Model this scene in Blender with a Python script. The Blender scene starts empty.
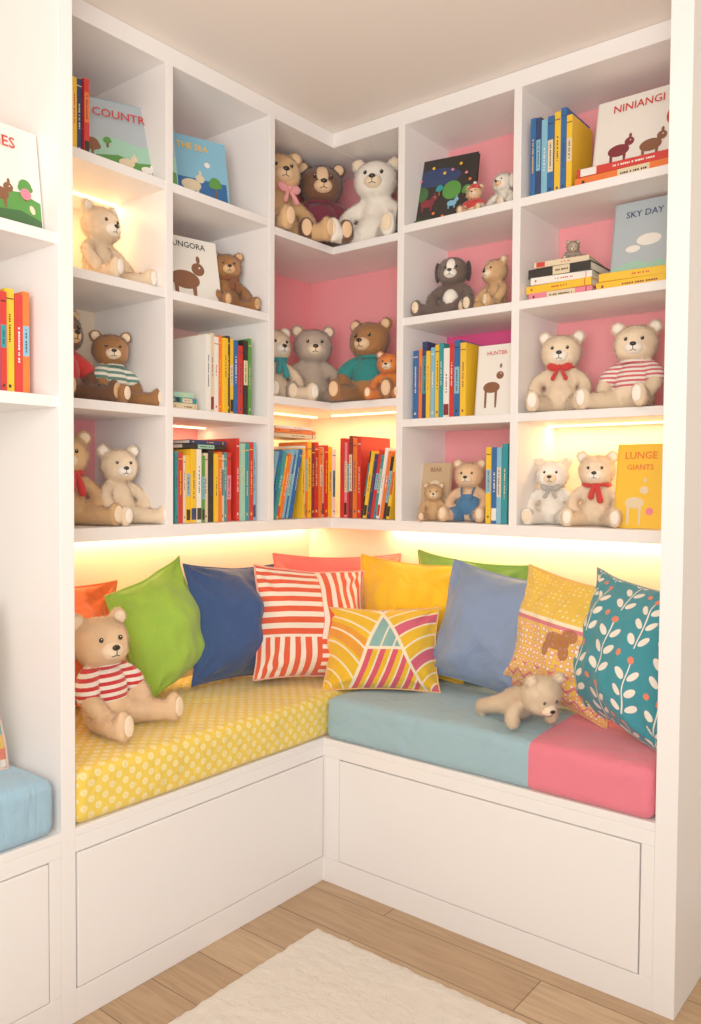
import bpy, bmesh, math, random
import numpy as np
from mathutils import Vector, Matrix, Euler, noise
random.seed(4); np.random.seed(4)
scn=bpy.context.scene
COL=bpy.context.collection
rad=math.radians
# ------------------------------------------------------------------ materials
def hx(s):
    s=s.lstrip('#'); c=[int(s[i:i+2],16)/255 for i in(0,2,4)]
    return tuple((v/12.92 if v<=.04045 else ((v+.055)/1.055)**2.4) for v in c)
_mc={}
def base(name):
    m=bpy.data.materials.new(name); m.use_nodes=True
    return m,m.node_tree,m.node_tree.nodes['Principled BSDF']
def solid(name,col,rough=.6,bump=None,var=0.0,sheen=0.0,emit=0.0,metal=0.0):
    if name in _mc: return _mc[name]
    m,nt,b=base(name); c=hx(col) if isinstance(col,str) else col
    b.inputs['Base Color'].default_value=(*c,1); b.inputs['Roughness'].default_value=rough
    b.inputs['Metallic'].default_value=metal
    if sheen: b.inputs['Sheen Weight'].default_value=sheen; b.inputs['Sheen Roughness'].default_value=.5
    if emit:
        b.inputs['Emission Color'].default_value=(*c,1); b.inputs['Emission Strength'].default_value=emit
    tc=nt.nodes.new('ShaderNodeTexCoord')
    if bump:
        n=nt.nodes.new('ShaderNodeTexNoise'); n.inputs['Scale'].default_value=bump[0]; n.inputs['Detail'].default_value=4
        nt.links.new(tc.outputs['Object'],n.inputs['Vector'])
        bp=nt.nodes.new('ShaderNodeBump'); bp.inputs['Strength'].default_value=bump[1]; bp.inputs['Distance'].default_value=bump[2] if len(bump)>2 else .002
        nt.links.new(n.outputs['Fac'],bp.inputs['Height']); nt.links.new(bp.outputs['Normal'],b.inputs['Normal'])
    if var:
        n=nt.nodes.new('ShaderNodeTexNoise'); n.inputs['Scale'].default_value=14; n.inputs['Detail'].default_value=5
        nt.links.new(tc.outputs['Object'],n.inputs['Vector'])
        r=nt.nodes.new('ShaderNodeValToRGB'); r.color_ramp.elements[0].position=.35; r.color_ramp.elements[1].position=.7
        r.color_ramp.elements[0].color=(*[v*(1-var) for v in c],1); r.color_ramp.elements[1].color=(*[min(1,v*(1+var*.6)) for v in c],1)
        nt.links.new(n.outputs['Fac'],r.inputs['Fac']); nt.links.new(r.outputs['Color'],b.inputs['Base Color'])
    _mc[name]=m; return m
class E:
    def __init__(s,nt,sock): s.nt=nt; s.s=sock
    def _m(s,op,o=None,o2=None):
        n=s.nt.nodes.new('ShaderNodeMath'); n.operation=op
        for i,v in enumerate((s,o,o2)):
            if v is None: continue
            if isinstance(v,E): s.nt.links.new(v.s,n.inputs[i])
            else: n.inputs[i].default_value=v
        return E(s.nt,n.outputs[0])
    def __add__(s,o): return s._m('ADD',o)
    def __sub__(s,o): return s._m('SUBTRACT',o)
    def __mul__(s,o): return s._m('MULTIPLY',o)
    def __lt__(s,o): return s._m('LESS_THAN',o)
    def __gt__(s,o): return s._m('GREATER_THAN',o)
    def mx(s,o): return s._m('MAXIMUM',o)
    def fr(s): return s._m('FRACT')
    def fl(s): return s._m('FLOOR')
    def ab(s): return s._m('ABSOLUTE')
    def sqrt(s): return s._m('SQRT')
    def mod(s,o): return s._m('FLOORED_MODULO',o)
    def sq(s): return s*s
def uvs(nt,kind='UV'):
    tc=nt.nodes.new('ShaderNodeTexCoord'); sp=nt.nodes.new('ShaderNodeSeparateXYZ')
    nt.links.new(tc.outputs[kind],sp.inputs[0]); return [E(nt,sp.outputs[i]) for i in range(3)]
def mixc(nt,f,a,b):
    n=nt.nodes.new('ShaderNodeMix'); n.data_type='RGBA'
    if isinstance(f,E): nt.links.new(f.s,n.inputs[0])
    else: n.inputs[0].default_value=f
    for i,v in((6,a),(7,b)):
        if isinstance(v,str): n.inputs[i].default_value=(*hx(v),1)
        else: nt.links.new(v,n.inputs[i])
    return n.outputs[2]
def fabric_fin(nt,b,col,scale=300,strength=.45,sheen=.2):
    nt.links.new(col,b.inputs['Base Color']); b.inputs['Roughness'].default_value=.92
    b.inputs['Sheen Weight'].default_value=sheen
    tc=nt.nodes.new('ShaderNodeTexCoord'); prev=None
    for sc,st,di,stretch in((8,.6,.026,(1,1,1)),(13,.55,.012,(1,2.2,.6)),(scale,strength,.002,(1,1,1))):
        mp=nt.nodes.new('ShaderNodeMapping'); mp.inputs['Scale'].default_value=stretch; nt.links.new(tc.outputs['Object'],mp.inputs['Vector'])
        n=nt.nodes.new('ShaderNodeTexNoise'); n.inputs['Scale'].default_value=sc; n.inputs['Distortion'].default_value=.6 if sc<100 else 0
        nt.links.new(mp.outputs[0],n.inputs['Vector'])
        bp=nt.nodes.new('ShaderNodeBump'); bp.inputs['Strength'].default_value=st; bp.inputs['Distance'].default_value=di
        nt.links.new(n.outputs['Fac'],bp.inputs['Height'])
        if prev: nt.links.new(prev,bp.inputs['Normal'])
        prev=bp.outputs['Normal']
    nt.links.new(prev,b.inputs['Normal'])
def fabric(name,col):
    if name in _mc: return _mc[name]
    m,nt,b=base(name); c=mixc(nt,0.0,col,col); fabric_fin(nt,b,c); _mc[name]=m; return m
def fur(name,col):
    return solid('fur_'+name,col,.95,(150,.3,.002),.07,.3)

WHITE=solid('painted_white_wood','#F4F0ED',.45,(60,.03))
PINK=solid('pink_back_panel','#FB9AA0',.6,(40,.05))
PINKP=solid('pale_pink_back_panel','#F9C2BA',.6,(40,.05))
CREAMP=solid('cream_back_panel','#F8E0C4',.6,(40,.05))
MAG=solid('magenta_back_panel','#F44F90',.6,(40,.05))
WALL=solid('wall_paint','#F4E6D0',.8,(30,.05))
CEIL=solid('ceiling_paint','#F3EAE1',.85,(30,.05))
PAGES=solid('book_pages','#F1E9D8',.8,(200,.2))
BLACK=solid('glossy_black','#140D0B',.25)

# ------------------------------------------------------------------ mesh builder
class MB:
    def __init__(s): s.v=[];s.f=[];s.mi=[];s.sm=[];s.mats=[];s.uv=[];s.nrm=None
    def mid(s,m):
        if m not in s.mats: s.mats.append(m)
        return s.mats.index(m)
    def add(s,V,F,m,smooth=False,M=None,uv=None):
        o=len(s.v)
        s.v+= [tuple(M@Vector(p)) for p in V] if M is not None else [tuple(p) for p in V]
        i=s.mid(m)
        for k,f in enumerate(F):
            s.f.append(tuple(o+a for a in f)); s.mi.append(i); s.sm.append(smooth)
            s.uv.append(uv[k] if uv else None)
    def box(s,x0,x1,y0,y1,z0,z1,m,M=None):
        V=[(x,y,z) for x in(x0,x1) for y in(y0,y1) for z in(z0,z1)]
        s.add(V,[(0,1,3,2),(4,6,7,5),(0,4,5,1),(2,3,7,6),(0,2,6,4),(1,5,7,3)],m,False,M)
    def ell(s,c,r,m,M=None,seg=20,rings=12,rot=None):
        V=[];F=[]
        if not hasattr(r,'__len__'): r=(r,r,r)
        Rm=rot if rot is not None else Matrix.Identity(3)
        for i in range(rings+1):
            th=math.pi*i/rings
            for j in range(seg):
                ph=2*math.pi*j/seg
                V.append(Vector(c)+Rm@Vector((r[0]*math.sin(th)*math.cos(ph),r[1]*math.sin(th)*math.sin(ph),r[2]*math.cos(th))))
        for i in range(rings):
            for j in range(seg):
                a=i*seg+j;b=i*seg+(j+1)%seg; F.append((a,a+seg,b+seg,b))
        s.add(V,F,m,True,M)
    def tube(s,P,Rr,m,M=None,seg=12,n=10,closed=False,caps=True):
        P=[Vector(p) for p in P]
        if closed or len(P)!=3: pts=P; rs=list(Rr) if hasattr(Rr,'__len__') else [Rr]*len(P)
        else:
            pts=[];rs=[]
            for i in range(n+1):
                t=i/n; pts.append(P[0]*(1-t)**2+(P[1]*2-(P[0]+P[2])*.5)*2*t*(1-t)+P[2]*t*t)
                rs.append(Rr[0]+(Rr[1]-Rr[0])*2*t if t<.5 else Rr[1]+(Rr[2]-Rr[1])*(2*t-1))
        if caps and not closed:
            d0=(pts[0]-pts[1]).normalized(); d1=(pts[-1]-pts[-2]).normalized()
            A=[(pts[0]+d0*rs[0]*math.sin(a),rs[0]*math.cos(a)) for a in(1.5,1.1,.6)]
            B=[(pts[-1]+d1*rs[-1]*math.sin(a),rs[-1]*math.cos(a)) for a in(.6,1.1,1.5)]
            pts=[a[0] for a in A]+pts+[b[0] for b in B]; rs=[a[1] for a in A]+rs+[b[1] for b in B]
        V=[];F=[];N=len(pts); up=None
        for i,p in enumerate(pts):
            if closed: t=(pts[(i+1)%N]-pts[i-1]).normalized()
            else: t=(pts[min(i+1,N-1)]-pts[max(i-1,0)]).normalized()
            if up is None: up=t.orthogonal().normalized()
            up=(up-t*up.dot(t)); up=up.normalized() if up.length>1e-6 else t.orthogonal().normalized()
            w=t.cross(up)
            for j in range(seg):
                a=2*math.pi*j/seg; V.append(p+(up*math.cos(a)+w*math.sin(a))*rs[i])
        for i in range(N if closed else N-1):
            for j in range(seg):
                k=(i+1)%N; F.append((i*seg+j,i*seg+(j+1)%seg,k*seg+(j+1)%seg,k*seg+j))
        if not closed: F.append(tuple(range(seg))[::-1]); F.append(tuple((N-1)*seg+j for j in range(seg)))
        s.add(V,F,m,True,M)
    def build(s,name,M=None,bevel=0,segs=2,sub=0):
        me=bpy.data.meshes.new(name); me.from_pydata(s.v,[],s.f)
        for m in s.mats: me.materials.append(m)
        me.polygons.foreach_set('material_index',s.mi); me.polygons.foreach_set('use_smooth',s.sm)
        if any(u for u in s.uv):
            l=me.uv_layers.new(name='UVMap'); 
            for p,u in zip(me.polygons,s.uv):
                if u:
                    for k,li in enumerate(p.loop_indices): l.data[li].uv=u[k]
        me.update()
        if s.nrm is not None: me.normals_split_custom_set_from_vertices(s.nrm)
        o=bpy.data.objects.new(name,me); COL.objects.link(o)
        if M is not None: o.matrix_world=M
        if bevel:
            b=o.modifiers.new('bevel','BEVEL'); b.width=bevel; b.segments=segs; b.limit_method='ANGLE'; b.angle_limit=rad(50)
        if sub:
            b=o.modifiers.new('sub','SUBSURF'); b.levels=sub; b.render_levels=sub
        return o
def quick(name,boxes,mat=WHITE,bevel=.002):
    mb=MB()
    for b in boxes: mb.box(*b[:6],b[6] if len(b)>6 else mat)
    return mb.build(name,bevel=bevel)

# ------------------------------------------------------------------ room
b=.55; s1=.34; s2=.27; ZT=2.42
def floor_mat():
    m,nt,bs=base('oak_planks'); tc=nt.nodes.new('ShaderNodeTexCoord')
    br=nt.nodes.new('ShaderNodeTexBrick'); br.inputs['Scale'].default_value=1; br.inputs['Brick Width'].default_value=1.3; br.inputs['Row Height'].default_value=.15
    br.inputs['Mortar Size'].default_value=.0018; br.inputs['Color1'].default_value=(*hx('#C6A680'),1); br.inputs['Color2'].default_value=(*hx('#B4926D'),1); br.inputs['Mortar'].default_value=(*hx('#7E5E40'),1)
    br.offset=.37; nt.links.new(tc.outputs['Object'],br.inputs['Vector'])
    mp=nt.nodes.new('ShaderNodeMapping'); mp.inputs['Scale'].default_value=(1.5,22,1); nt.links.new(tc.outputs['Object'],mp.inputs['Vector'])
    n=nt.nodes.new('ShaderNodeTexNoise'); n.inputs['Scale'].default_value=3; n.inputs['Detail'].default_value=6; n.inputs['Distortion'].default_value=1.2
    nt.links.new(mp.outputs[0],n.inputs['Vector'])
    mx=nt.nodes.new('ShaderNodeMix'); mx.data_type='RGBA'; mx.blend_type='MULTIPLY'; mx.inputs[0].default_value=.5
    r=nt.nodes.new('ShaderNodeValToRGB'); r.color_ramp.elements[0].color=(.55,.45,.36,1); r.color_ramp.elements[0].position=.3; r.color_ramp.elements[1].color=(1,1,1,1); r.color_ramp.elements[1].position=.62
    nt.links.new(n.outputs['Fac'],r.inputs[0]); nt.links.new(br.outputs['Color'],mx.inputs[6]); nt.links.new(r.outputs[0],mx.inputs[7])
    v=nt.nodes.new('ShaderNodeTexVoronoi'); v.inputs['Scale'].default_value=2.3; nt.links.new(tc.outputs['Object'],v.inputs['Vector'])
    kn=E(nt,v.outputs['Distance'])<.035
    out=mixc(nt,kn*.7,mx.outputs[2],'#7A5636')
    nt.links.new(out,bs.inputs['Base Color']); bs.inputs['Roughness'].default_value=.45
    return m
quick('floor',[(-.05,3.6,-4.6,.05,-.06,0)],floor_mat(),0)
quick('ceiling',[(-.05,3.6,-4.6,.05,ZT,ZT+.06)],CEIL,0)
quick('wall_left',[(-.06,-.001,-4.6,.05,0,ZT)],WALL,0)
quick('wall_back',[(0,3.6,.001,.06,0,ZT)],WALL,0)
quick('baseboard_back',[(1.625,3.6,-.015,0,0,.09)])

# ------------------------------------------------------------------ bookcase
T=.0125
mb=MB()
def bx(*a,m=WHITE): mb.box(*a,m)
e0,e1=-1.41,1.553
for z0,z1 in((1.07,1.105),(2.37,ZT-.001)):
    bx(.001,s1,e0,-.001,z0,z1); bx(s1,e1,-s2,-.001,z0,z1)
for z in(2.04,1.745,1.42):
    bx(.004,s1,e0,-.57,z-T,z+T); bx(.625,e1,-s2,-.004,z-T,z+T)
for z in(2.022,1.49):
    bx(.004,s1,-.57,-.004,z-T,z+T); bx(s1,.625,-s2,-.004,z-T,z+T)
for y in(-.975,-.57): bx(.004,s1+.0015,y-T,y+T,1.1,2.375)
for x in(.625,1.035): bx(x-T,x+T,-s2-.0015,-.004,1.1,2.375)
bx(.001,b,e0-.035,e0,0,ZT-.001); bx(e1,e1+.05,-b,-.001,0,ZT-.001)
rows=[(1.105,1.42),(1.42,1.745),(1.745,2.04),(2.04,2.37)]
for i,(z0,z1) in enumerate(rows):
    for j,(y0,y1) in enumerate([(e0,-.975),(-.975,-.57)]):
        mb.box(.0,.004,y0,y1,z0,z1,[PINK,CREAMP,CREAMP,PINKP][i] if j==0 else [PINK,PINKP,PINKP,PINKP][i])
    for j,(x0,x1) in enumerate([(.625,1.035),(1.035,e1)]):
        mb.box(x0,x1,-.004,0,z0,z1,[PINK if j==0 else CREAMP,MAG if j==0 else PINK,PINK,PINK][i])
bx(.0,.004,-.57,0,1.105,1.49,m=CREAMP); bx(.004,.625,-.004,0,1.105,1.49,m=CREAMP)
bx(.0,.004,-.57,0,1.49,2.37,m=PINK); bx(.004,.625,-.004,0,1.49,2.37,m=PINK)
mb.build('corner_bookcase',bevel=.0015)
# ------------------------------------------------------------------ bench
mb=MB(); g=.003
bx(g,b-.02,e0,-g,0,.43); bx(b-.02,e1,-b+.02,-g,0,.43)      # carcass
bx(g,b,e0,-g,.424,.444); bx(b,e1,-b,-g,.424,.444)                # seat boards
bx(b-.02,b,e0,-b+.02,0,.075); bx(b-.02,e1,-b,-b+.02,0,.075)   # plinth
bx(b-.02,b,e0,-b+.02,.389,.424); bx(b-.02,e1,-b,-b+.02,.389,.424) # rail
bx(b-.019,b+.002,e0+.004,-b-.004,.078,.386)                         # left drawer face
bx(b-.02,b+.062,-b,-b+.02,.075,.389); bx(1.522,e1,-b,-b+.02,.075,.389)
bx(b+.065,1.519,-b-.002,-b+.02,.078,.386)
mb.build('corner_storage_bench',bevel=.002)
mb=MB(); f0=-2.35; fe=e0-.035
bx(g,b-.02,f0,fe,0,.43); bx(g,b,f0,fe,.424,.444); bx(b-.02,b,f0,fe,0,.075); bx(b-.02,b,f0,fe,.389,.424)
bx(b-.02,b,fe-.03,fe,.075,.389); bx(b-.02,b+.002,f0,fe-.033,.078,.386)
mb.build('side_storage_bench',bevel=.002)
mb=MB()
for z in(1.75,1.397): bx(.001,b-.008,f0,fe,z-.0125,z+.0125)
bx(.001,b-.008,f0-.03,f0,.0,ZT-.001); bx(.001,b-.008,f0,fe,2.37,ZT-.001)
mb.build('side_bookcase',bevel=.0015)

# ------------------------------------------------------------------ cushions
def uvbox(o):
    me=o.data; l=me.uv_layers.new(name='UVMap')
    for p in me.polygons:
        n=p.normal; a=max(range(3),key=lambda i:abs(n[i]))
        for li in p.loop_indices:
            c=me.vertices[me.loops[li].vertex_index].co
            l.data[li].uv=[(c.y,c.z),(c.x,c.z),(c.x,c.y)][a]
def cushion(name,x0,x1,y0,y1,mat,z0=.4445,z1=.568,seam=None):
    bm=bmesh.new(); bmesh.ops.create_cube(bm,size=1)
    for v in bm.verts: v.co=Vector(((x0+x1)/2+v.co.x*(x1-x0),(y0+y1)/2+v.co.y*(y1-y0),(z0+z1)/2+v.co.z*(z1-z0)))
    bmesh.ops.bevel(bm,geom=bm.edges[:],offset=.026,segments=5,profile=.55,affect='EDGES')
    bmesh.ops.subdivide_edges(bm,edges=[e for e in bm.edges if e.calc_length()>.2],cuts=40,use_grid_fill=True)
    cx,cy=(x0+x1)/2,(y0+y1)/2
    for v in bm.verts:
        if v.co.z>z1-.03:
            u=(v.co.x-cx)/(x1-x0)*2; w=(v.co.y-cy)/(y1-y0)*2
            v.co.z+= .010*max(0,(1-u*u))**.5*max(0,(1-w*w))**.5 + .005*noise.noise(v.co*7)
        k=.006*noise.noise(v.co*5+Vector((3,1,7))); v.co.x+=k*.6; v.co.y+=k*.6
        if seam is not None:
            d=math.exp(-((v.co.x-seam)/.008)**2)*.006
            if v.co.z>z1-.02: v.co.z-=d
            if v.co.y<y0+.02: v.co.y+=d
    me=bpy.data.meshes.new(name); bm.to_mesh(me); bm.free(); me.materials.append(mat)
    for p in me.polygons: p.use_smooth=True
    o=bpy.data.objects.new(name,me); COL.objects.link(o); uvbox(o)
    return o
m,nt,bs=base('yellow_dotted_fabric'); u,v,w=uvs(nt)
U=(u+v)*27.0; V=(u-v)*27.0
du=(U.fr()-.5).ab(); dv=(V.fr()-.5).ab()
dot=((du.sq()+dv.sq())<.10)
ring=((du+dv)<.16)
c=mixc(nt,dot*.6,'#F0CC48','#F9EFBE'); c=mixc(nt,ring*.5,c,'#EED26C'); fabric_fin(nt,bs,c); YDOT=m
m,nt,bs=base('blue_and_pink_fabric'); u,v,w=uvs(nt,'Object'); c=mixc(nt,u>1.232,'#93B6C1','#E87184'); fabric_fin(nt,bs,c); BLP=m
cushion('yellow_seat_cushion',.012,b+.003,e0+.004,-.012,YDOT)
cushion('blue_and_pink_seat_cushion',b+.006,e1-.004,-b-.003,-.012,BLP,seam=1.232)
cushion('light_blue_seat_cushion',.012,b+.003,f0+.03,fe-.012,fabric('sky_blue','#93BCD4'))

# ------------------------------------------------------------------ pillows
def pillow(name,x,y,w,h,t,yaw,lean,roll,mat,z=.566,pipe=None):
    N=40; V=[];F=[];UV=[]; seed=random.random()*50
    def P(i,j,s):
        a=-math.cos(math.pi*i/N)*.35+(-1+2*i/N)*.65; c=-math.cos(math.pi*j/N)*.35+(-1+2*j/N)*.65
        X=w/2*a*(1-.085*(1-c*c)*abs(a)); Z=h/2*c*(1-.085*(1-a*a)*abs(c))
        k=max(0,(1-abs(a)**2.1))**.72*max(0,(1-abs(c)**2.1))**.72
        ca,cc=1-abs(a),1-abs(c)
        fold=math.sin(11*math.atan2(cc+.05,ca+.05)+seed)*.012*math.exp(-((ca*ca+cc*cc)**.5-.28)**2*14)*min(1,5*min(ca,cc))
        wr=noise.noise(Vector((X*8+seed,Z*8,s*3)))*.032*k+noise.noise(Vector((X*26+seed,Z*13,s*3)))*.016*k
        ed=math.sin(a*7+seed)*.006*(1-k)+math.sin(c*6+seed*2)*.006*(1-k)
        return (X,s*(t/2*k*(1-.18*c)+wr+fold)+ed,Z+h/2*.97)
    idx={}
    for s in(-1,1):
        for i in range(N+1):
            for j in range(N+1):
                if s==1 and (i in(0,N) or j in(0,N)): idx[s,i,j]=idx[-1,i,j]; continue
                idx[s,i,j]=len(V); V.append(P(i,j,s))
    for s in(-1,1):
        for i in range(N):
            for j in range(N):
                q=[(i,j),(i+1,j),(i+1,j+1),(i,j+1)]
                if s==1: q=q[::-1]
                F.append([idx[(s,)+k] for k in q]); UV.append([(k[0]/N,k[1]/N) for k in q])
    mb=MB(); mb.add(V,F,mat,True,None,UV)
    bd=[(i,0) for i in range(N)]+[(N,j) for j in range(N)]+[(i,N) for i in range(N,0,-1)]+[(0,j) for j in range(N,0,-1)]
    mb.tube([V[idx[-1,i,j]] for i,j in bd],.003,pipe or mat,closed=True,seg=6)
    M=Matrix.Translation((x,y,z))@Matrix.Rotation(rad(yaw),4,'Z')@Matrix.Rotation(rad(-lean),4,'X')@Matrix.Rotation(rad(roll),4,'Y')
    zm=min((M@Vector(p)).z for p in mb.v); M=Matrix.Translation((0,0,z+.002-zm))@M
    return mb.build(name,M)
m,nt,bs=base('coral_stripe_fabric'); u,v,w=uvs(nt)
g_=((u>.52)-(v<.38)).ab()
st=g_*u+(g_*-1+1)*v
k=(st*12.5).fr()<.54
c=mixc(nt,k,'#F7E9D6','#E4502F'); fabric_fin(nt,bs,c); STRIPE=m
m,nt,bs=base('geometric_fabric'); u,v,w=uvs(nt)
A=(u-v*.27)<.27; C_=(u+v*.38)>.86; B_=(A*-1+1)*(C_*-1+1)
ra=((u*1.35).sq()+v.sq()).sqrt(); rc=(((u-1)*1.35).sq()+v.sq()).sqrt()
c=mixc(nt,B_*(v>.5),'#F1B91C','#7FB0AC'); c=mixc(nt,B_*(v<.5)*(((u-v*.27)*11).fr()<.6),c,'#DB4C60')
c=mixc(nt,A*(ra>.62)*(ra<.8),c,'#EB9526'); c=mixc(nt,C_*((rc*2.6).fr()<.33),c,'#D95670')
wl=(A*((ra*7).fr()<.14)).mx(C_*((rc*7.8).fr()<.14)).mx(B_*(((u-v*.27)*11).fr()<.14)).mx((u-v*.27-.27).ab()<.012).mx((u+v*.38-.86).ab()<.014).mx(B_*((v-.5).ab()<.014))
c=mixc(nt,wl,c,'#FAEBC8'); fabric_fin(nt,bs,c); GEO=m
m,nt,bs=base('mustard_printed_fabric'); u,v,w=uvs(nt)
vo=nt.nodes.new('ShaderNodeTexVoronoi'); vo.inputs['Scale'].default_value=26; vo.inputs['Randomness'].default_value=.3
tc=nt.nodes.new('ShaderNodeTexCoord'); nt.links.new(tc.outputs['UV'],vo.inputs['Vector'])
d=E(nt,vo.outputs['Distance']); low=(v<.6)
c=mixc(nt,low*((d<.46)*.75),'#F0C142','#E68C86'); c=mixc(nt,low*((d<.27)),c,'#FDEED0')
zig=((((u*9).fr()-.5).ab()*.12+v)*9).fr()<.22
c=mixc(nt,(v<.3)*zig,c,'#D9707C')
c=mixc(nt,(v>.62)*(d<.22)*.8,c,'#FBE9A8')
c=mixc(nt,(v>.60)*(v<.625),c,'#FBE9C0'); c=mixc(nt,(v>.575)*(v<.60),c,'#D9707C')
el=((u-.55)*11.0).sq()+((v-.50)*19.0).sq()<1; el2=((u-.64)*20.0).sq()+((v-.55)*24.0).sq()<1; el3=((u-.48)*30.0).sq()+((v-.44)*20.0).sq()<1; el4=((u-.61)*30.0).sq()+((v-.44)*20.0).sq()<1
c=mixc(nt,el.mx(el2).mx(el3).mx(el4)*.85,c,'#A25A30')
fabric_fin(nt,bs,c); MUST=m
m,nt,bs=base('teal_leaf_fabric'); u,v,w=uvs(nt)
U=u*4.8; col_=U.fl().mod(2.0); V=v*2.6+col_*.5
X=(U.fr()-.5).ab()*.09; Yc=((V*4.0).fr()-.5)*.042
dx=X-.019; A=(dx*.72+Yc*.69)*60.0; B=(dx*-.69+Yc*.72)*120.0
leaf=(A.sq()+B.sq()<1)*(V.fr()<.76)
stem=(X<.0016)*(V.fr()<.8)
dots=((U.fr()*0.1-.012).sq()+((V.fr()-.9)*.16).sq())<.00006
dots2=(((U.fr()-.5)*.09).sq()+((V.fr()-.83)*.16).sq())<.00007
c=mixc(nt,leaf.mx(stem),'#2E8796','#F0EADB'); c=mixc(nt,dots.mx(dots2),c,'#E57A58'); fabric_fin(nt,bs,c); TEAL=m
m,nt,bs=base('rainbow_stripe_fabric'); u,v,w=uvs(nt)
r=nt.nodes.new('ShaderNodeValToRGB'); r.color_ramp.interpolation='CONSTANT'
nt.links.new((v*2.0).fr().s,r.inputs[0]); cs=['#F2E6D2','#E9795D','#F3C04B','#6FA8B8','#F2E6D2','#E58B9B']
for i,cc in enumerate(cs):
    e=r.color_ramp.elements[i] if i<2 else r.color_ramp.elements.new(i/6)
    e.position=i/6; e.color=(*hx(cc),1)
fabric_fin(nt,bs,r.outputs[0]); RAIN=m
pillow('orange_pillow',.12,-1.17,.38,.36,.15,90,8,3,fabric('orange','#F0622E'))
pillow('lime_green_pillow',.20,-.825,.33,.35,.20,97,10,-16,fabric('lime','#92C03A'))
pillow('navy_pillow',.25,-.61,.38,.38,.22,86,12,4,fabric('navy','#2A467C'))
pillow('striped_pillow',.43,-.47,.39,.37,.19,62,15,5,STRIPE)
pillow('coral_pillow',.33,-.22,.46,.405,.18,42,8,0,fabric('coral','#F06A64'))
pillow('yellow_pillow',.60,-.20,.42,.39,.19,14,10,3,fabric('sunflower','#F7BE14'))
pillow('geometric_pillow',.655,-.40,.37,.265,.15,32,15,-1,GEO)
pillow('green_pillow',.76,-.11,.42,.40,.15,2,5,4,fabric('leaf_green','#7FAE46'))
pillow('slate_blue_pillow',.92,-.27,.36,.37,.20,4,12,9,fabric('slate_blue','#7A90B4'))
pillow('printed_mustard_pillow',1.17,-.29,.36,.375,.20,-4,13,9,MUST)
pillow('teal_leaf_pillow',1.37,-.345,.38,.395,.18,-30,9,5,TEAL)
pillow('rainbow_striped_pillow',.42,-1.68,.38,.38,.10,92,6,0,RAIN)

# ------------------------------------------------------------------ rug
m,nt,bs=base('cream_rug'); c=mixc(nt,0.0,'#E4D9CB','#E4D9CB'); fabric_fin(nt,bs,c,160,1.0); bs.inputs['Roughness'].default_value=1
mb=MB(); x0,x1,y0,y1=.72,2.0,-2.7,-.775; n1,n2=110,160; V=[];F=[]
for i in range(n1+1):
    for j in range(n2+1):
        x=x0+(x1-x0)*i/n1; y=y0+(y1-y0)*j/n2; k=0 if i in(0,n1) or j in(0,n2) else 1
        V.append((x+.004*noise.noise(Vector((y*20,0,0))),y+.004*noise.noise(Vector((x*20,5,0))),.001+k*(.012+.005*noise.noise(Vector((x*60,y*60,0))))))
for i in range(n1):
    for j in range(n2): a=i*(n2+1)+j; F.append((a,a+n2+1,a+n2+2,a+1))
mb.add(V,F,m,True); mb.build('cream_rug')

# ------------------------------------------------------------------ books
PAL={k:solid('book_'+k,c,.45) for k,c in dict(red='#CC2A22',orange='#EC6E24',yellow='#F4BE22',blue='#1F5C9A',navy='#22345F',teal='#1E8C94',sky='#78B6D2',green='#4B8E38',white='#F1ECE2',cream='#E3CFA8',black='#221E1C',pink='#E97A8E',maroon='#7A222C',purple='#6A4A8C',brown='#7E4E32',beige='#C4A47C',mint='#98CAB0',grey='#AAB7BE',dgreen='#335E30').items()}
def book(mb,M,t,h,d,c,c2=None):
    m=PAL[c]
    mb.box(0,.0022,0,d,0,h,m,M); mb.box(t-.0022,t,0,d,0,h,m,M); mb.box(0.0002,t-.0002,-.0005,.003,0,h,m,M)
    mb.box(.0022,t-.0022,.003,d-.004,.004,h-.004,PAGES,M)
    m2=PAL[c2 or random.choice(['white','cream','white','yellow','navy'])]
    if m2 is m or (c in('white','cream','yellow') and m2 in(PAL['white'],PAL['cream'],PAL['yellow'])): m2=PAL[random.choice(['black','navy','red','maroon'])]
    e=-.0011; k=random.random()
    z=h*random.uniform(.3,.5); z1=h*random.uniform(.62,.8); a=t*.4
    if random.random()<.3:   # coloured title block behind the lettering
        m3=PAL[random.choice(['cream','teal','orange','pink','sky','mint'])]
        if m3 is not m: mb.box(.001,t-.001,-.0008,0,z-.008,z1+.008,m3,M); e=-.0014; m2=PAL['black']
    while z<z1:
        L=random.uniform(.002,.006); mb.box(a,t-a,e,0,z,z+L,m2,M); z+=L+random.choice([.0014,.0014,.005])
    if k>.45: mb.box(.0012,t-.0012,e,0,h*.9,h*.912,m2,M)
    if k>.6: mb.box(t*.35,t*.65,e,0,h*.07,h*.1,m2,M)
    if k<.2: mb.box(.001,t-.001,e,0,h*.04,h*.2,m2,M)
WM={'L':Matrix.Translation((s1,0,0))@Matrix.Rotation(math.pi/2,4,'Z'),'R':Matrix.Translation((0,-s2,0)),'U':Matrix.Translation((.47,0,0))@Matrix.Rotation(math.pi/2,4,'Z')}
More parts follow.
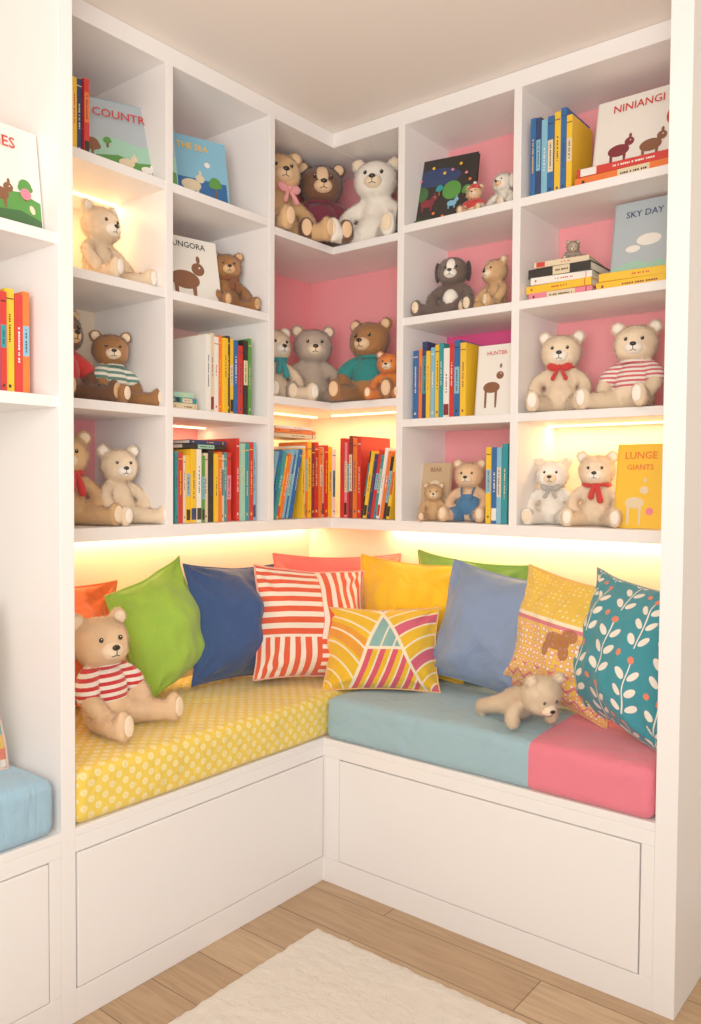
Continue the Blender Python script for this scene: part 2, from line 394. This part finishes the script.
def row(name,wing,u0,u1,z,hm,cols,v=.035,d=.17,lean=0,tr=(.009,.021),hv=.03):
    mb=MB(); u=u0; i=0
    while True:
        t=random.uniform(*tr)
        if u+t>u1: break
        h=hm+random.uniform(-hv,hv); dd=d*random.uniform(.85,1)
        M=Matrix.Translation((u,v+random.uniform(0,.010),0))
        if lean: M=M@Matrix.Rotation(rad(lean),4,'Y')
        book(mb,M,t,h,dd,cols[i%len(cols)]); u+=t/math.cos(rad(lean))+.0008; i+=1
    zm=min(p[2] for p in mb.v)
    return mb.build(name,WM[wing]@Matrix.Translation((0,0,z+.0005-zm)),bevel=.001)
def stack(name,wing,uc,z,items,v=.03):
    mb=MB(); zz=0
    for w_,t,d,c,tw,du in items:
        M=Matrix.Translation((uc+du,v+d/2,zz))@Matrix.Rotation(rad(tw),4,'Z')@Matrix.Translation((-w_/2,-d/2,t))@Matrix.Rotation(rad(90),4,'Y')
        book(mb,M,t,w_,d,c); zz+=t+.0006
    mb.build(name,WM[wing]@Matrix.Translation((0,0,z+.0005)),bevel=.001); return z+zz
def textgeo(s,size):
    c=bpy.data.curves.new('tmp','FONT'); c.body=s; c.size=size; c.align_x='CENTER'; c.align_y='CENTER'; c.resolution_u=2; c.offset=size*.012
    o=bpy.data.objects.new('tmp',c); COL.objects.link(o); dg=bpy.context.evaluated_depsgraph_get()
    me=bpy.data.meshes.new_from_object(o.evaluated_get(dg)); V=[tuple(v.co) for v in me.vertices]; F=[tuple(p.vertices) for p in me.polygons]
    bpy.data.objects.remove(o); bpy.data.meshes.remove(me); return V,F
def picture_book(name,wing,uc,z,w,h,cover,art,v=.12,lean=12,yaw=0,t=.014,roll=0):
    mb=MB(); c=PAL[cover]
    mb.box(-w/2,w/2,0,.0025,0,h,c); mb.box(-w/2,w/2,t-.0025,t,0,h,c); mb.box(-w/2-.001,-w/2+.002,0,t,0,h,c)
    mb.box(-w/2+.002,w/2-.004,.0025,t-.0025,.004,h-.004,PAGES)
    lay=0
    for a in art:
        lay+=1; e=-.0002*lay-.0002
        k=a[0]; m=PAL[a[-1]]
        if k=='e':
            _,cx,cy,rx,ry,_c=a; n=22
            V=[(-w/2+w*cx+w*rx*math.cos(2*math.pi*i/n),e,h*cy+w*ry*math.sin(2*math.pi*i/n)) for i in range(n)]; mb.add(V,[tuple(range(n))],m)
        elif k=='p':
            V=[(-w/2+w*p[0],e,h*p[1]) for p in a[1]]; mb.add(V,[tuple(range(len(V)))],m)
        elif k=='t':
            _,s,cx,cy,sz,_c=a; V,F=textgeo(s,sz*h)
            wd=max(p[0] for p in V)-min(p[0] for p in V); q=min(1,w*.88/wd)
            mb.add([(-w/2+w*cx+p[0]*q,e,h*cy+p[1]) for p in V],F,m)
    M=WM[wing]@Matrix.Translation((uc,v,z+.001))@Matrix.Rotation(rad(yaw),4,'Z')@Matrix.Rotation(rad(-lean),4,'X')@Matrix.Rotation(rad(roll),4,'Y')
    return mb.build(name,M)
hill=lambda y,c:('p',[(0.01,.01),(.99,.01),(.99,y),(.8,y+.06),(.6,y+.03),(.4,y+.09),(.2,y+.05),(.01,y)],c)
def tree(x,y,s,c): return [('p',[(x-.012,y-.02),(x+.012,y-.02),(x+.012,y+s),(x-.012,y+s)],'brown'),('e',x,y+s*1.3,s*.6,s*.6,c),('e',x-s*.35,y+s*1.05,s*.35,s*.35,c),('e',x+s*.35,y+s*1.1,s*.35,s*.3,c)]
def animal(x,y,s,c):
    return [('e',x,y,s,s*.6,c),('e',x+s*.95,y+s*.75,s*.45,s*.42,c),('e',x+s*1.0,y+s*1.35,s*.14,s*.25,c),
            ('p',[(x-s*.8,y),(x-s*.5,y),(x-s*.5,y-s*1.3),(x-s*.75,y-s*1.3)],c),('p',[(x+s*.4,y),(x+s*.75,y),(x+s*.7,y-s*1.3),(x+s*.5,y-s*1.3)],c),('e',x+s*1.05,y+s*.85,s*.06,s*.06,'white')]
def flowers(pts,c): return [('e',x,y,.018,.018,c) for x,y in pts]
Z4,Z3,Z2,Z1=2.0525,1.7575,1.4325,1.105
# left wing
row('row_of_books','L',-1.33,-1.20,Z4,.19,['navy','red','yellow','green','yellow','yellow'],v=.03,d=.12,hv=.008)
picture_book('picture_book','L',-1.05,Z4,.275,.23,'sky',[('p',[(.01,.45),(.99,.45),(.99,.99),(.01,.99)],'grey'),hill(.42,'mint'),hill(.2,'green')]+tree(.15,.22,.12,'brown')+tree(.87,.25,.11,'dgreen')+tree(.3,.38,.06,'green')+animal(.48,.2,.08,'cream')+animal(.68,.15,.06,'white')+flowers([(.1,.1),(.35,.08),(.8,.1),(.92,.18)],'red')+[('t','COUNTRIES',.5,.80,.15,'red')],v=.075,lean=14,yaw=-22)
picture_book('picture_book','L',-.79,Z4,.225,.23,'sky',[('p',[(.03,.03),(.97,.03),(.97,.97),(.03,.97)],'blue'),('p',[(.03,.4),(.97,.4),(.97,.97),(.03,.97)],'sky'),hill(.12,'teal')]+animal(.45,.3,.14,'cream')+tree(.8,.2,.14,'green')+[('e',.2,.65,.05,.05,'white'),('e',.7,.62,.04,.04,'white'),('t','THE SEA',.5,.84,.12,'yellow')],v=.10,lean=12,yaw=-18)
picture_book('picture_book','L',-.805,Z3,.205,.215,'white',animal(.42,.36,.24,'brown')+[('t','LUNGORA',.5,.88,.12,'black')],v=.10,lean=12,yaw=-12)
row('row_of_books','L',-.81,-.615,Z2,.225,['white','cream','white','orange','yellow','black','yellow','blue','red','black','green','yellow'],tr=(.011,.019),hv=.016,v=.03,d=.2)
row('row_of_books','L',-.925,-.70,Z1,.205,['teal','red','cream','yellow','yellow','white','green','cream','black','yellow','orange','cream'],hv=.012,v=.03)
row('row_of_books','L',-.685,-.60,Z1,.25,['red','mint','teal','red','sky'],tr=(.012,.02),hv=.012,v=.03)
stack('stack_of_books','L',-.80,Z1+.218,[(.17,.014,.13,'black',0,0),(.15,.012,.12,'navy',3,.01)],v=.05)
stack('stack_of_books','L',-.885,Z2,[(.09,.02,.12,'cream',0,0),(.085,.015,.11,'teal',4,0),(.07,.015,.1,'mint',-6,0)],v=.04)
# corner bottom
row('row_of_books','L',-.555,-.42,Z1,.225,['sky','blue','teal','yellow','orange','sky','blue'],hv=.014,lean=13,v=.03)
row('row_of_books','L',-.375,-.19,Z1,.25,['yellow','white','orange','yellow','maroon','red','orange','cream','red'],hv=.016,v=.04,d=.15)
stack('stack_of_books','L',-.40,Z1+.272,[(.24,.014,.14,'cream',0,0),(.22,.014,.13,'orange',4,.01),(.17,.01,.12,'white',-4,.01)],v=.06)
row('row_of_books','R',.35,.44,Z1,.275,['red','pink','red','maroon','orange','red'],tr=(.011,.018),hv=.018,v=.03)
row('row_of_books','R',.445,.565,Z1,.225,['black','yellow','navy','red','teal','white','orange'],tr=(.009,.016),hv=.018,lean=9,v=.03)
# right col 1
picture_book('picture_book','R',.70,Z4,.27,.24,'black',[('e',.5,.72,.3,.12,'navy'),('e',.3,.5,.1,.1,'dgreen'),('e',.7,.5,.12,.12,'green')]+animal(.4,.35,.09,'maroon')+animal(.72,.3,.06,'sky')+tree(.15,.3,.1,'dgreen')+tree(.9,.35,.09,'green')+tree(.55,.45,.07,'teal')+flowers([(.1,.2),(.25,.15),(.5,.18),(.62,.12),(.85,.2),(.93,.6),(.08,.7)],'orange')+flowers([(.2,.8),(.45,.85),(.6,.75),(.8,.85)],'yellow')+flowers([(.3,.68),(.7,.78),(.88,.7)],'pink')+[('p',[(.03,.03),(.97,.03),(.97,.10),(.03,.10)],'dgreen')],v=.07,lean=13,yaw=10)
row('row_of_books','R',.652,.865,Z2,.232,['blue','orange','navy','yellow','sky','yellow','teal','white','red','blue','yellow','grey','white'],tr=(.011,.022),hv=.016,v=.03)
picture_book('picture_book','R',.94,Z2,.13,.22,'white',animal(.4,.4,.22,'brown')+[('t','HUNTER',.5,.88,.08,'red')],v=.05,lean=6)
picture_book('picture_book','R',.69,Z1,.11,.19,'beige',[('e',.5,.55,.25,.25,'cream'),('t','BEAR',.5,.88,.1,'brown')],v=.10,lean=8)
row('row_of_books','R',.925,1.012,Z1,.24,['yellow','blue','sky','teal','navy'],tr=(.013,.02),hv=.01,v=.03)
# right col 2
row('row_of_books','R',1.06,1.19,Z4,.23,['blue','navy','sky','blue','yellow','blue','yellow'],tr=(.014,.02),hv=.018,v=.03)
zt=stack('stack_of_books','R',1.345,Z4,[(.29,.026,.19,'orange',0,0),(.28,.022,.19,'red',1,.0)],v=.025)
picture_book('picture_book','R',1.345,zt,.235,.215,'white',animal(.3,.25,.13,'maroon')+animal(.68,.22,.13,'brown')+[('e',.9,.55,.06,.1,'red'),('t','NINIANGI',.5,.84,.15,'red')],v=.08,lean=12)
zt=stack('stack_of_books','R',1.155,Z3,[(.19,.022,.16,'pink',2,0),(.2,.022,.16,'yellow',-2,0),(.18,.02,.15,'white',4,0),(.19,.026,.15,'black',-1,0),(.16,.016,.14,'cream',5,0)],v=.03)
zy=stack('stack_of_books','R',1.37,Z3,[(.21,.024,.17,'yellow',0,0),(.2,.022,.16,'yellow',3,0)],v=.03)
picture_book('picture_book','R',1.365,zy,.17,.215,'grey',[hill(.1,'mint'),('e',.6,.45,.2,.1,'white'),('e',.35,.35,.12,.06,'white'),('t','SKY DAY',.5,.82,.12,'navy')],v=.09,lean=10)
picture_book('picture_book','R',1.375,Z1,.13,.235,'yellow',animal(.42,.3,.2,'cream')+[('e',.75,.2,.08,.08,'pink'),('t','LUNGE',.5,.86,.12,'orange'),('t','GIANTS',.5,.72,.09,'orange')],v=.07,lean=8)
# side unit
picture_book('picture_book','U',-1.575,1.763,.25,.225,'white',[hill(.3,'green'),hill(.12,'dgreen')]+animal(.6,.3,.1,'brown')+tree(.85,.3,.1,'green')+[('e',.85,.35,.05,.05,'pink'),('t','CUNITIES',.5,.82,.15,'red')],v=-.03,lean=8)
row('row_of_books','U',-1.76,-1.455,1.41,.225,['blue','red','yellow','red','orange','red','sky','teal','blue','teal'],tr=(.014,.024),hv=.008,v=.0)

# ------------------------------------------------------------------ plush
def stripes(name,c1,c2,n):
    if name in _mc: return _mc[name]
    m,nt,bs=base(name); u,v,w=uvs(nt,'Object'); k=(w*n).fr()<.5
    c=mixc(nt,k,c1,c2); fabric_fin(nt,bs,c); _mc[name]=m; return m
def plush(name,x,y,z,H,yaw,furc,muzc=None,shirt=None,sleeves=True,scarf=None,bow=None,ears='round',earc=None,head=(0,0,0),lean=0,pads=None,hat=None,splay=1.0,belly=None,fuzz=1.0,patch=None,dungaree=None,arm=0,leg=1.0,tumble=None):
    fm=fur(*furc); mm=fur(*muzc) if muzc else fm
    core=MB(); s_=splay; lg=leg
    HR=Matrix.Translation((0,0,.55))@Euler([rad(a) for a in head]).to_matrix().to_4x4()@Matrix.Translation((0,0,-.55))
    core.ell((0,0,.31),(.155,.17,.25),fm); core.ell((.03,0,.2),(.18,.195,.19),fm)
    core.ell((.03,0,.71),(.19,.225,.195),fm,HR,24,16); core.ell((.07,0,.645),(.175,.205,.135),fm,HR,24,16)
    clothes=[]
    for sg in(-1,1):
        if ears=='round': core.ell((.0,sg*.185,.885),(.042,.08,.08),fm,HR)
        core.tube([(.02,sg*.13,.46),(.09,sg*.26,.36+arm*.1),(.2,sg*.26,.22+arm*.2)],(.075,.07,.075),fm)
        if tumble is not None:   # legs stretched out behind
            core.tube([(.02,sg*.11,.12),(.05,sg*.17,-.05),(.07,sg*.2,-.2)],(.11,.092,.082),fm); core.ell((.11,sg*.2,-.22),(.1,.075,.06),fm)
        else:
            core.tube([(.05,sg*.11,.12),(.26*lg,sg*.2*s_,.115),(.44*lg,sg*.27*s_,.105)],(.11,.092,.082),fm)
            core.ell((.475*lg,sg*.28*s_,.13),(.058,.08,.125),fm)
    me=bpy.data.meshes.new('t'); me.from_pydata(core.v,[],core.f); o=bpy.data.objects.new('t',me); COL.objects.link(o)
    r=o.modifiers.new('r','REMESH'); r.mode='VOXEL'; r.voxel_size=.024
    sm=o.modifiers.new('s','SMOOTH'); sm.factor=.6; sm.iterations=5
    dg=bpy.context.evaluated_depsgraph_get(); ev=bpy.data.meshes.new_from_object(o.evaluated_get(dg))
    n=len(ev.vertices); co=np.empty(n*3); ev.vertices.foreach_get('co',co); co=co.reshape(-1,3)
    no=np.empty(n*3); ev.vertices.foreach_get('normal',no); no=no.reshape(-1,3)
    faces=[tuple(p.vertices) for p in ev.polygons]
    bpy.data.objects.remove(o); bpy.data.meshes.remove(me); bpy.data.meshes.remove(ev)
    sd=random.random()*30
    for i in range(n):
        co[i]+=no[i]*.007*noise.noise(Vector(co[i]*9)+Vector((sd,0,0)))
    mb=MB(); mb.add([tuple(c) for c in co],faces,fm,True)
    mb.ell((.205,0,.648),(.085,.095,.07),mm,HR); 
    if patch: mb.ell((.075,0,.72),(.155,.12,.165),fur(*patch),HR)
    mb.ell((.285,0,.678),(.02,.034,.023),BLACK,HR,12,8)
    mb.tube([(.289,0,.665),(.291,0,.643),(.283,0,.62)],(.004,.004,.004),BLACK,HR,6,4)
    for sg in(-1,1):
        mb.tube([(.283,0,.622),(.275,sg*.025,.612),(.258,sg*.042,.62)],(.004,.004,.004),BLACK,HR,6,4)
        ex=.208 if not patch else .216
        mb.ell((ex,sg*.082,.742),(.017,.019,.021),BLACK,HR,12,8)
        mb.ell((ex+.0155,sg*.082-.005,.75),(.002,.004,.004),solid('eye_glint','#FFFFFF',.2),HR,8,6)
        if ears=='round': mb.ell((.034,sg*.185,.882),(.018,.052,.052),fur(*(earc or muzc or furc)),HR)
        if ears=='floppy': mb.ell((.02,sg*.225,.71),(.07,.045,.15),fur(*(earc or furc)),HR)
        if tumble is None: mb.ell((.528*lg,sg*.28*s_,.135),(.013,.05,.08),fur(*(pads or muzc or furc)))
    if belly: mb.ell((.06,0,.28),(.155,.13,.18),fur(*belly))
    if shirt:
        mb.ell((.008,0,.315),(.195,.21,.238),shirt,None,28,18); clothes.append(((.008,0,.315),(.235,.25,.27)))
        if sleeves:
            for sg in(-1,1):
                P=[(.02,sg*.13,.46),(.06,sg*.215,.41),(.105,sg*.26,.345+arm*.08)]
                mb.tube(P,(.088,.09,.096),shirt); clothes.append((P[1],(.15,.15,.15)))
        mb.tube([(.03+.12*math.cos(a),.13*math.sin(a),.525) for a in np.linspace(0,2*math.pi,20,endpoint=False)],.022,shirt,closed=True,seg=8)
    if dungaree:
        mb.ell((.02,0,.235),(.21,.22,.2),dungaree,None,28,18); clothes.append(((.02,0,.235),(.25,.26,.23)))
        mb.box(.15,.195,-.09,.09,.3,.42,dungaree)
        for sg in(-1,1):
            mb.tube([(.17,sg*.08,.41),(.1,sg*.1,.52),(-.05,sg*.1,.52)],(.016,.016,.016),dungaree)
            mb.tube([(.05,sg*.11,.125),(.17,sg*.155*s_,.125),(.27,sg*.2*s_,.12)],(.125,.118,.108),dungaree); clothes.append(((.17,sg*.16*s_,.125),(.16,.15,.15)))
    if scarf:
        mb.tube([(.03+.14*math.cos(a),.155*math.sin(a),.535+.01*math.sin(3*a)) for a in np.linspace(0,2*math.pi,24,endpoint=False)],.034,scarf,closed=True,seg=8)
        mb.tube([(.17,.03,.52),(.21,.05,.43),(.22,.07,.34)],(.03,.036,.042),scarf,Matrix.Identity(4)); mb.tube([(.17,.0,.52),(.215,-.03,.44),(.225,-.04,.38)],(.03,.034,.04),scarf)
    if bow:
        mb.tube([(.03+.13*math.cos(a),.145*math.sin(a),.54) for a in np.linspace(0,2*math.pi,24,endpoint=False)],.018,bow,closed=True,seg=8)
        for sg in(-1,1):
            mb.ell((.19,sg*.075,.53),(.03,.07,.045),bow,rot=Euler((sg*.25,0,0)).to_matrix()); mb.tube([(.18,sg*.01,.52),(.21,sg*.04,.46),(.22,sg*.07,.40)],(.015,.02,.026),bow)
        mb.ell((.205,0,.53),.028,bow)
    if hat:
        mb.ell((0,0,.86),(.17,.19,.13),hat,HR); mb.tube([(.0+.18*math.cos(a),.205*math.sin(a),.835) for a in np.linspace(0,2*math.pi,24,endpoint=False)],.03,hat,HR,closed=True,seg=8); mb.ell((0,0,1.01),.055,PAL['white'],HR)
    nb=len(mb.v)
    # short combed plush pile: thin blades that lie over the skin and lift at the tip
    tri=np.array([(f[0],f[i],f[i+1]) for f in faces for i in range(1,len(f)-1)])
    a,b_,c=co[tri[:,0]],co[tri[:,1]],co[tri[:,2]]; ar=np.linalg.norm(np.cross(b_-a,c-a),axis=1)
    K=int(15000*fuzz*min(2.2,(H/.22))); t=np.random.choice(len(tri),K,p=ar/ar.sum()); r1=np.sqrt(np.random.rand(K,1)); r2=np.random.rand(K,1)
    p=a[t]*(1-r1)+b_[t]*r1*(1-r2)+c[t]*r1*r2; nn=no[tri[t,0]]; nn=nn/(np.linalg.norm(nn,axis=1,keepdims=True)+1e-9); keep=np.ones(K,bool)
    for cc,rr in clothes: keep&=(((p-np.array(cc))/np.array(rr))**2).sum(1)>1
    if patch: keep&=~((p[:,0]>.15)&(abs(p[:,1])<.12)&(p[:,2]>.56)&(p[:,2]<.9))
    keep&=~((((p-np.array([.22,0,.7]))/np.array([.07,.13,.13]))**2).sum(1)<1)
    p=p[keep];nn=nn[keep];K=len(p)
    L=.0075/H*(.45+.8*np.random.rand(K,1)); Wd=.0007/H
    tg=np.cross(nn,np.random.randn(K,3)); tg/=np.linalg.norm(tg,axis=1,keepdims=True)+1e-9
    t2=np.cross(nn,tg); fl=(t2[:,2:3]>0)&(np.random.rand(K,1)<.8); tg=np.where(fl,-tg,tg); t2=np.where(fl,-t2,t2)
    tip=p+(t2*.75+nn*(.35+.45*np.random.rand(K,1)))*L
    tv=np.stack([p-tg*Wd,p+tg*Wd,tip],1).reshape(-1,3)
    me=bpy.data.meshes.new('n'); me.from_pydata(mb.v,[],mb.f); me.update(); vn=np.empty(nb*3); me.vertices.foreach_get('normal',vn); bpy.data.meshes.remove(me)
    mb.add(tv.tolist(),[(3*i,3*i+1,3*i+2) for i in range(K)],fm,True)
    mb.nrm=[tuple(q) for q in vn.reshape(-1,3)]+[tuple(q) for q in np.repeat(nn,3,axis=0)]
    S=H/.955
    M=Matrix.Translation((x,y,z))@Matrix.Rotation(rad(yaw),4,'Z')@Matrix.Rotation(rad(-lean),4,'Y')
    if tumble is not None: M=Matrix.Translation((x,y,z))@Matrix.Rotation(rad(yaw),4,'Z')@Matrix.Rotation(rad(tumble),4,'Y')@Matrix.Translation((0,0,-.4*S))
    mb.v=[(q[0]*S,q[1]*S,q[2]*S) for q in mb.v]
    zm=min((M@Vector(q)).z for q in mb.v[:nb])
    return mb.build(name,Matrix.Translation((0,0,z+.0005-zm))@M)
CR=('cream','#F3DAB8'); TAN=('tan','#DCAE78'); BR=('brown','#A06A3A'); DB=('dark_brown','#6A442C'); GR=('greige','#B9A491'); WH=('white','#FBF2E4'); PE=('peach','#EEC396'); DK=('charcoal','#3B2C28')
redc=fabric('red_knit','#C62E2C')
RS=stripes('red_white_stripes','#C8262B','#F7EEE4',52); GS=stripes('green_stripes','#4F8070','#EDE6D6',60); BS=stripes('navy_stripes','#D2595E','#EFE9E0',80)
TB='teddy_bear'
plush(TB,.315,-1.175,.574,.315,14,('honey_tan','#EDC89C'),('light_honey','#F7DFBE'),shirt=RS,head=(0,0,-20),fuzz=1.5,splay=1.1,lean=4)
# left wing
plush(TB,.19,-1.10,Z3,.235,14,CR,WH,head=(0,4,-6),leg=1.05)
plush(TB,.195,-1.065,Z2,.215,8,BR,CR,shirt=GS,head=(0,0,-34),leg=1.1)
plush(TB,.18,-1.22,Z2,.26,8,DB,TAN,shirt=redc)
plush(TB,.18,-1.20,Z1,.26,-4,TAN,CR,scarf=redc,head=(0,0,-20))
plush(TB,.215,-1.055,Z1,.225,4,CR,WH,head=(0,0,-20),leg=1.0)
plush(TB,.215,-.645,Z3,.20,-12,BR,TAN,head=(0,0,-22),scarf=fabric('brown_knit','#7A4222'),splay=.9,leg=.9)
# corner
plush(TB,.20,-.40,2.0345,.325,-8,TAN,PE,bow=fabric('pink_knit','#EE9A9A'),head=(0,0,-20),splay=.9)
plush('monkey_doll',.235,-.215,2.0345,.33,-42,DB,PE,ears='round',earc=PE,patch=PE,shirt=fabric('maroon_plush','#6B1F30'),head=(0,0,0),splay=.7)
plush(TB,.42,-.13,2.0345,.33,-72,WH,CR,head=(0,0,10))
plush(TB,.16,-.38,1.5025,.27,-14,CR,WH,scarf=fabric('teal_knit','#2F8F96'))
plush(TB,.19,-.20,1.5025,.295,-42,GR,CR)
plush(TB,.41,-.14,1.5025,.305,-66,BR,PE,shirt=fabric('teal_cloth','#1F7F7C'),head=(0,0,-14))
plush('plush_fox',.535,-.20,1.5025,.17,-70,('orange','#E87F30'),CR)
# right wing
plush('plush_lamb',.935,-.16,Z4,.135,-100,WH,PE,ears='floppy')
plush('plush_gnome',.855,-.20,Z4,.10,-80,PE,CR,hat=redc,shirt=redc)
plush('plush_dog',.74,-.135,Z3,.215,-78,('dark_greige','#6E5A50'),WH,ears='floppy',earc=DK,patch=WH,head=(0,0,8),splay=1.35,belly=WH,pads=CR)
plush(TB,.91,-.155,Z3,.175,-110,TAN,CR,splay=1.1)
plush(TB,.715,-.20,Z1,.125,-60,TAN,CR)
plush(TB,.82,-.15,Z1,.20,-75,PE,CR,dungaree=fabric('denim','#3C6F9A'))
plush('plush_hedgehog',1.16,-.16,zt,.07,-60,GR,CR,head=(0,20,0),splay=1.3)
plush(TB,1.122,-.14,Z2,.25,-72,CR,WH,bow=redc,splay=.9)
plush(TB,1.345,-.14,Z2,.255,-98,CR,WH,shirt=BS,head=(0,0,20),splay=1.1,leg=1.1)
plush(TB,1.098,-.135,Z1,.205,-76,WH,CR,bow=fabric('grey_knit','#A9A29A'),splay=.9)
plush(TB,1.235,-.135,Z1,.22,-76,CR,WH,scarf=redc)
plush(TB,.33,-1.53,1.765,.27,-10,PE,CR)
# lying on the bench
plush(TB,1.18,-.455,.573,.225,-27,('fawn','#E6CCA8'),CR,tumble=80,head=(0,-50,0),fuzz=1.2,arm=1.2)

# ------------------------------------------------------------------ lights
LED=solid('led_diffuser',(1,.68,.34),.5,emit=4)
mb=MB()
strips=[('under_left',(.02,-.70,1.062),1.36,'Y',3.0),('under_right',(.97,-.02,1.062),1.12,'X',3.0),
        ('cell_a2',(.12,-1.19,2.022),.40,'Y',.8),('cell_e',(1.29,-.06,1.402),.49,'X',1.0),
        ('corner_l',(.10,-.30,1.472),.45,'Y',.9),('corner_r',(.40,-.10,1.472),.40,'X',.9),('cell_b4',(.06,-.77,1.402),.34,'Y',.25)]
for n,(x,y,z),L,ax,p in strips:
    if ax=='Y': mb.box(x-.006,x+.006,y-L/2,y+L/2,z+.001,z+.0075,LED)
    else: mb.box(x-L/2,x+L/2,y-.006,y+.006,z+.001,z+.0075,LED)
    l=bpy.data.lights.new(n,'AREA'); l.shape='RECTANGLE'; l.size=L if ax=='X' else .02; l.size_y=.02 if ax=='X' else L
    l.energy=p; l.color=(1,.61,.27); o=bpy.data.objects.new('led_'+n,l); COL.objects.link(o); o.location=(x,y,z-.001)
mb.build('led_strip_lights')
def area(n,loc,tgt,sx,sy,e,c):
    l=bpy.data.lights.new(n,'AREA'); l.shape='RECTANGLE'; l.size=sx; l.size_y=sy; l.energy=e; l.color=c
    o=bpy.data.objects.new(n,l); COL.objects.link(o); o.location=loc
    o.rotation_euler=(Vector(tgt)-Vector(loc)).to_track_quat('-Z','Y').to_euler()
area('window_daylight',(3.2,-4.2,1.5),(.4,-.4,1.9),2.4,1.7,24,(1,.955,.905))
area('added_ceiling_fill',(1.9,-2.6,1.5),(.9,-1.1,2.42),1.2,1.2,31,(1,.91,.82))  # unseen fill lamp, added to brighten the ceiling and bounce onto upper shelves
w=bpy.data.worlds.new('World'); scn.world=w; w.use_nodes=True
w.node_tree.nodes['Background'].inputs[0].default_value=(1,.97,.94,1); w.node_tree.nodes['Background'].inputs[1].default_value=.52
# ------------------------------------------------------------------ camera
cd=bpy.data.cameras.new('camera'); cd.sensor_fit='VERTICAL'; cd.sensor_height=36; cd.lens=28.8; cd.clip_start=.05
co_=bpy.data.objects.new('camera',cd); COL.objects.link(co_)
R=Matrix.Rotation(rad(38.5),4,'Z')@Matrix.Rotation(rad(90-1.9),4,'X')@Matrix.Rotation(rad(.4),4,'Z')
co_.matrix_world=Matrix.Translation((2.16,-2.45,1.22))@R; scn.camera=co_
scn.view_settings.view_transform='Standard'
scn.view_settings.gamma=1.22
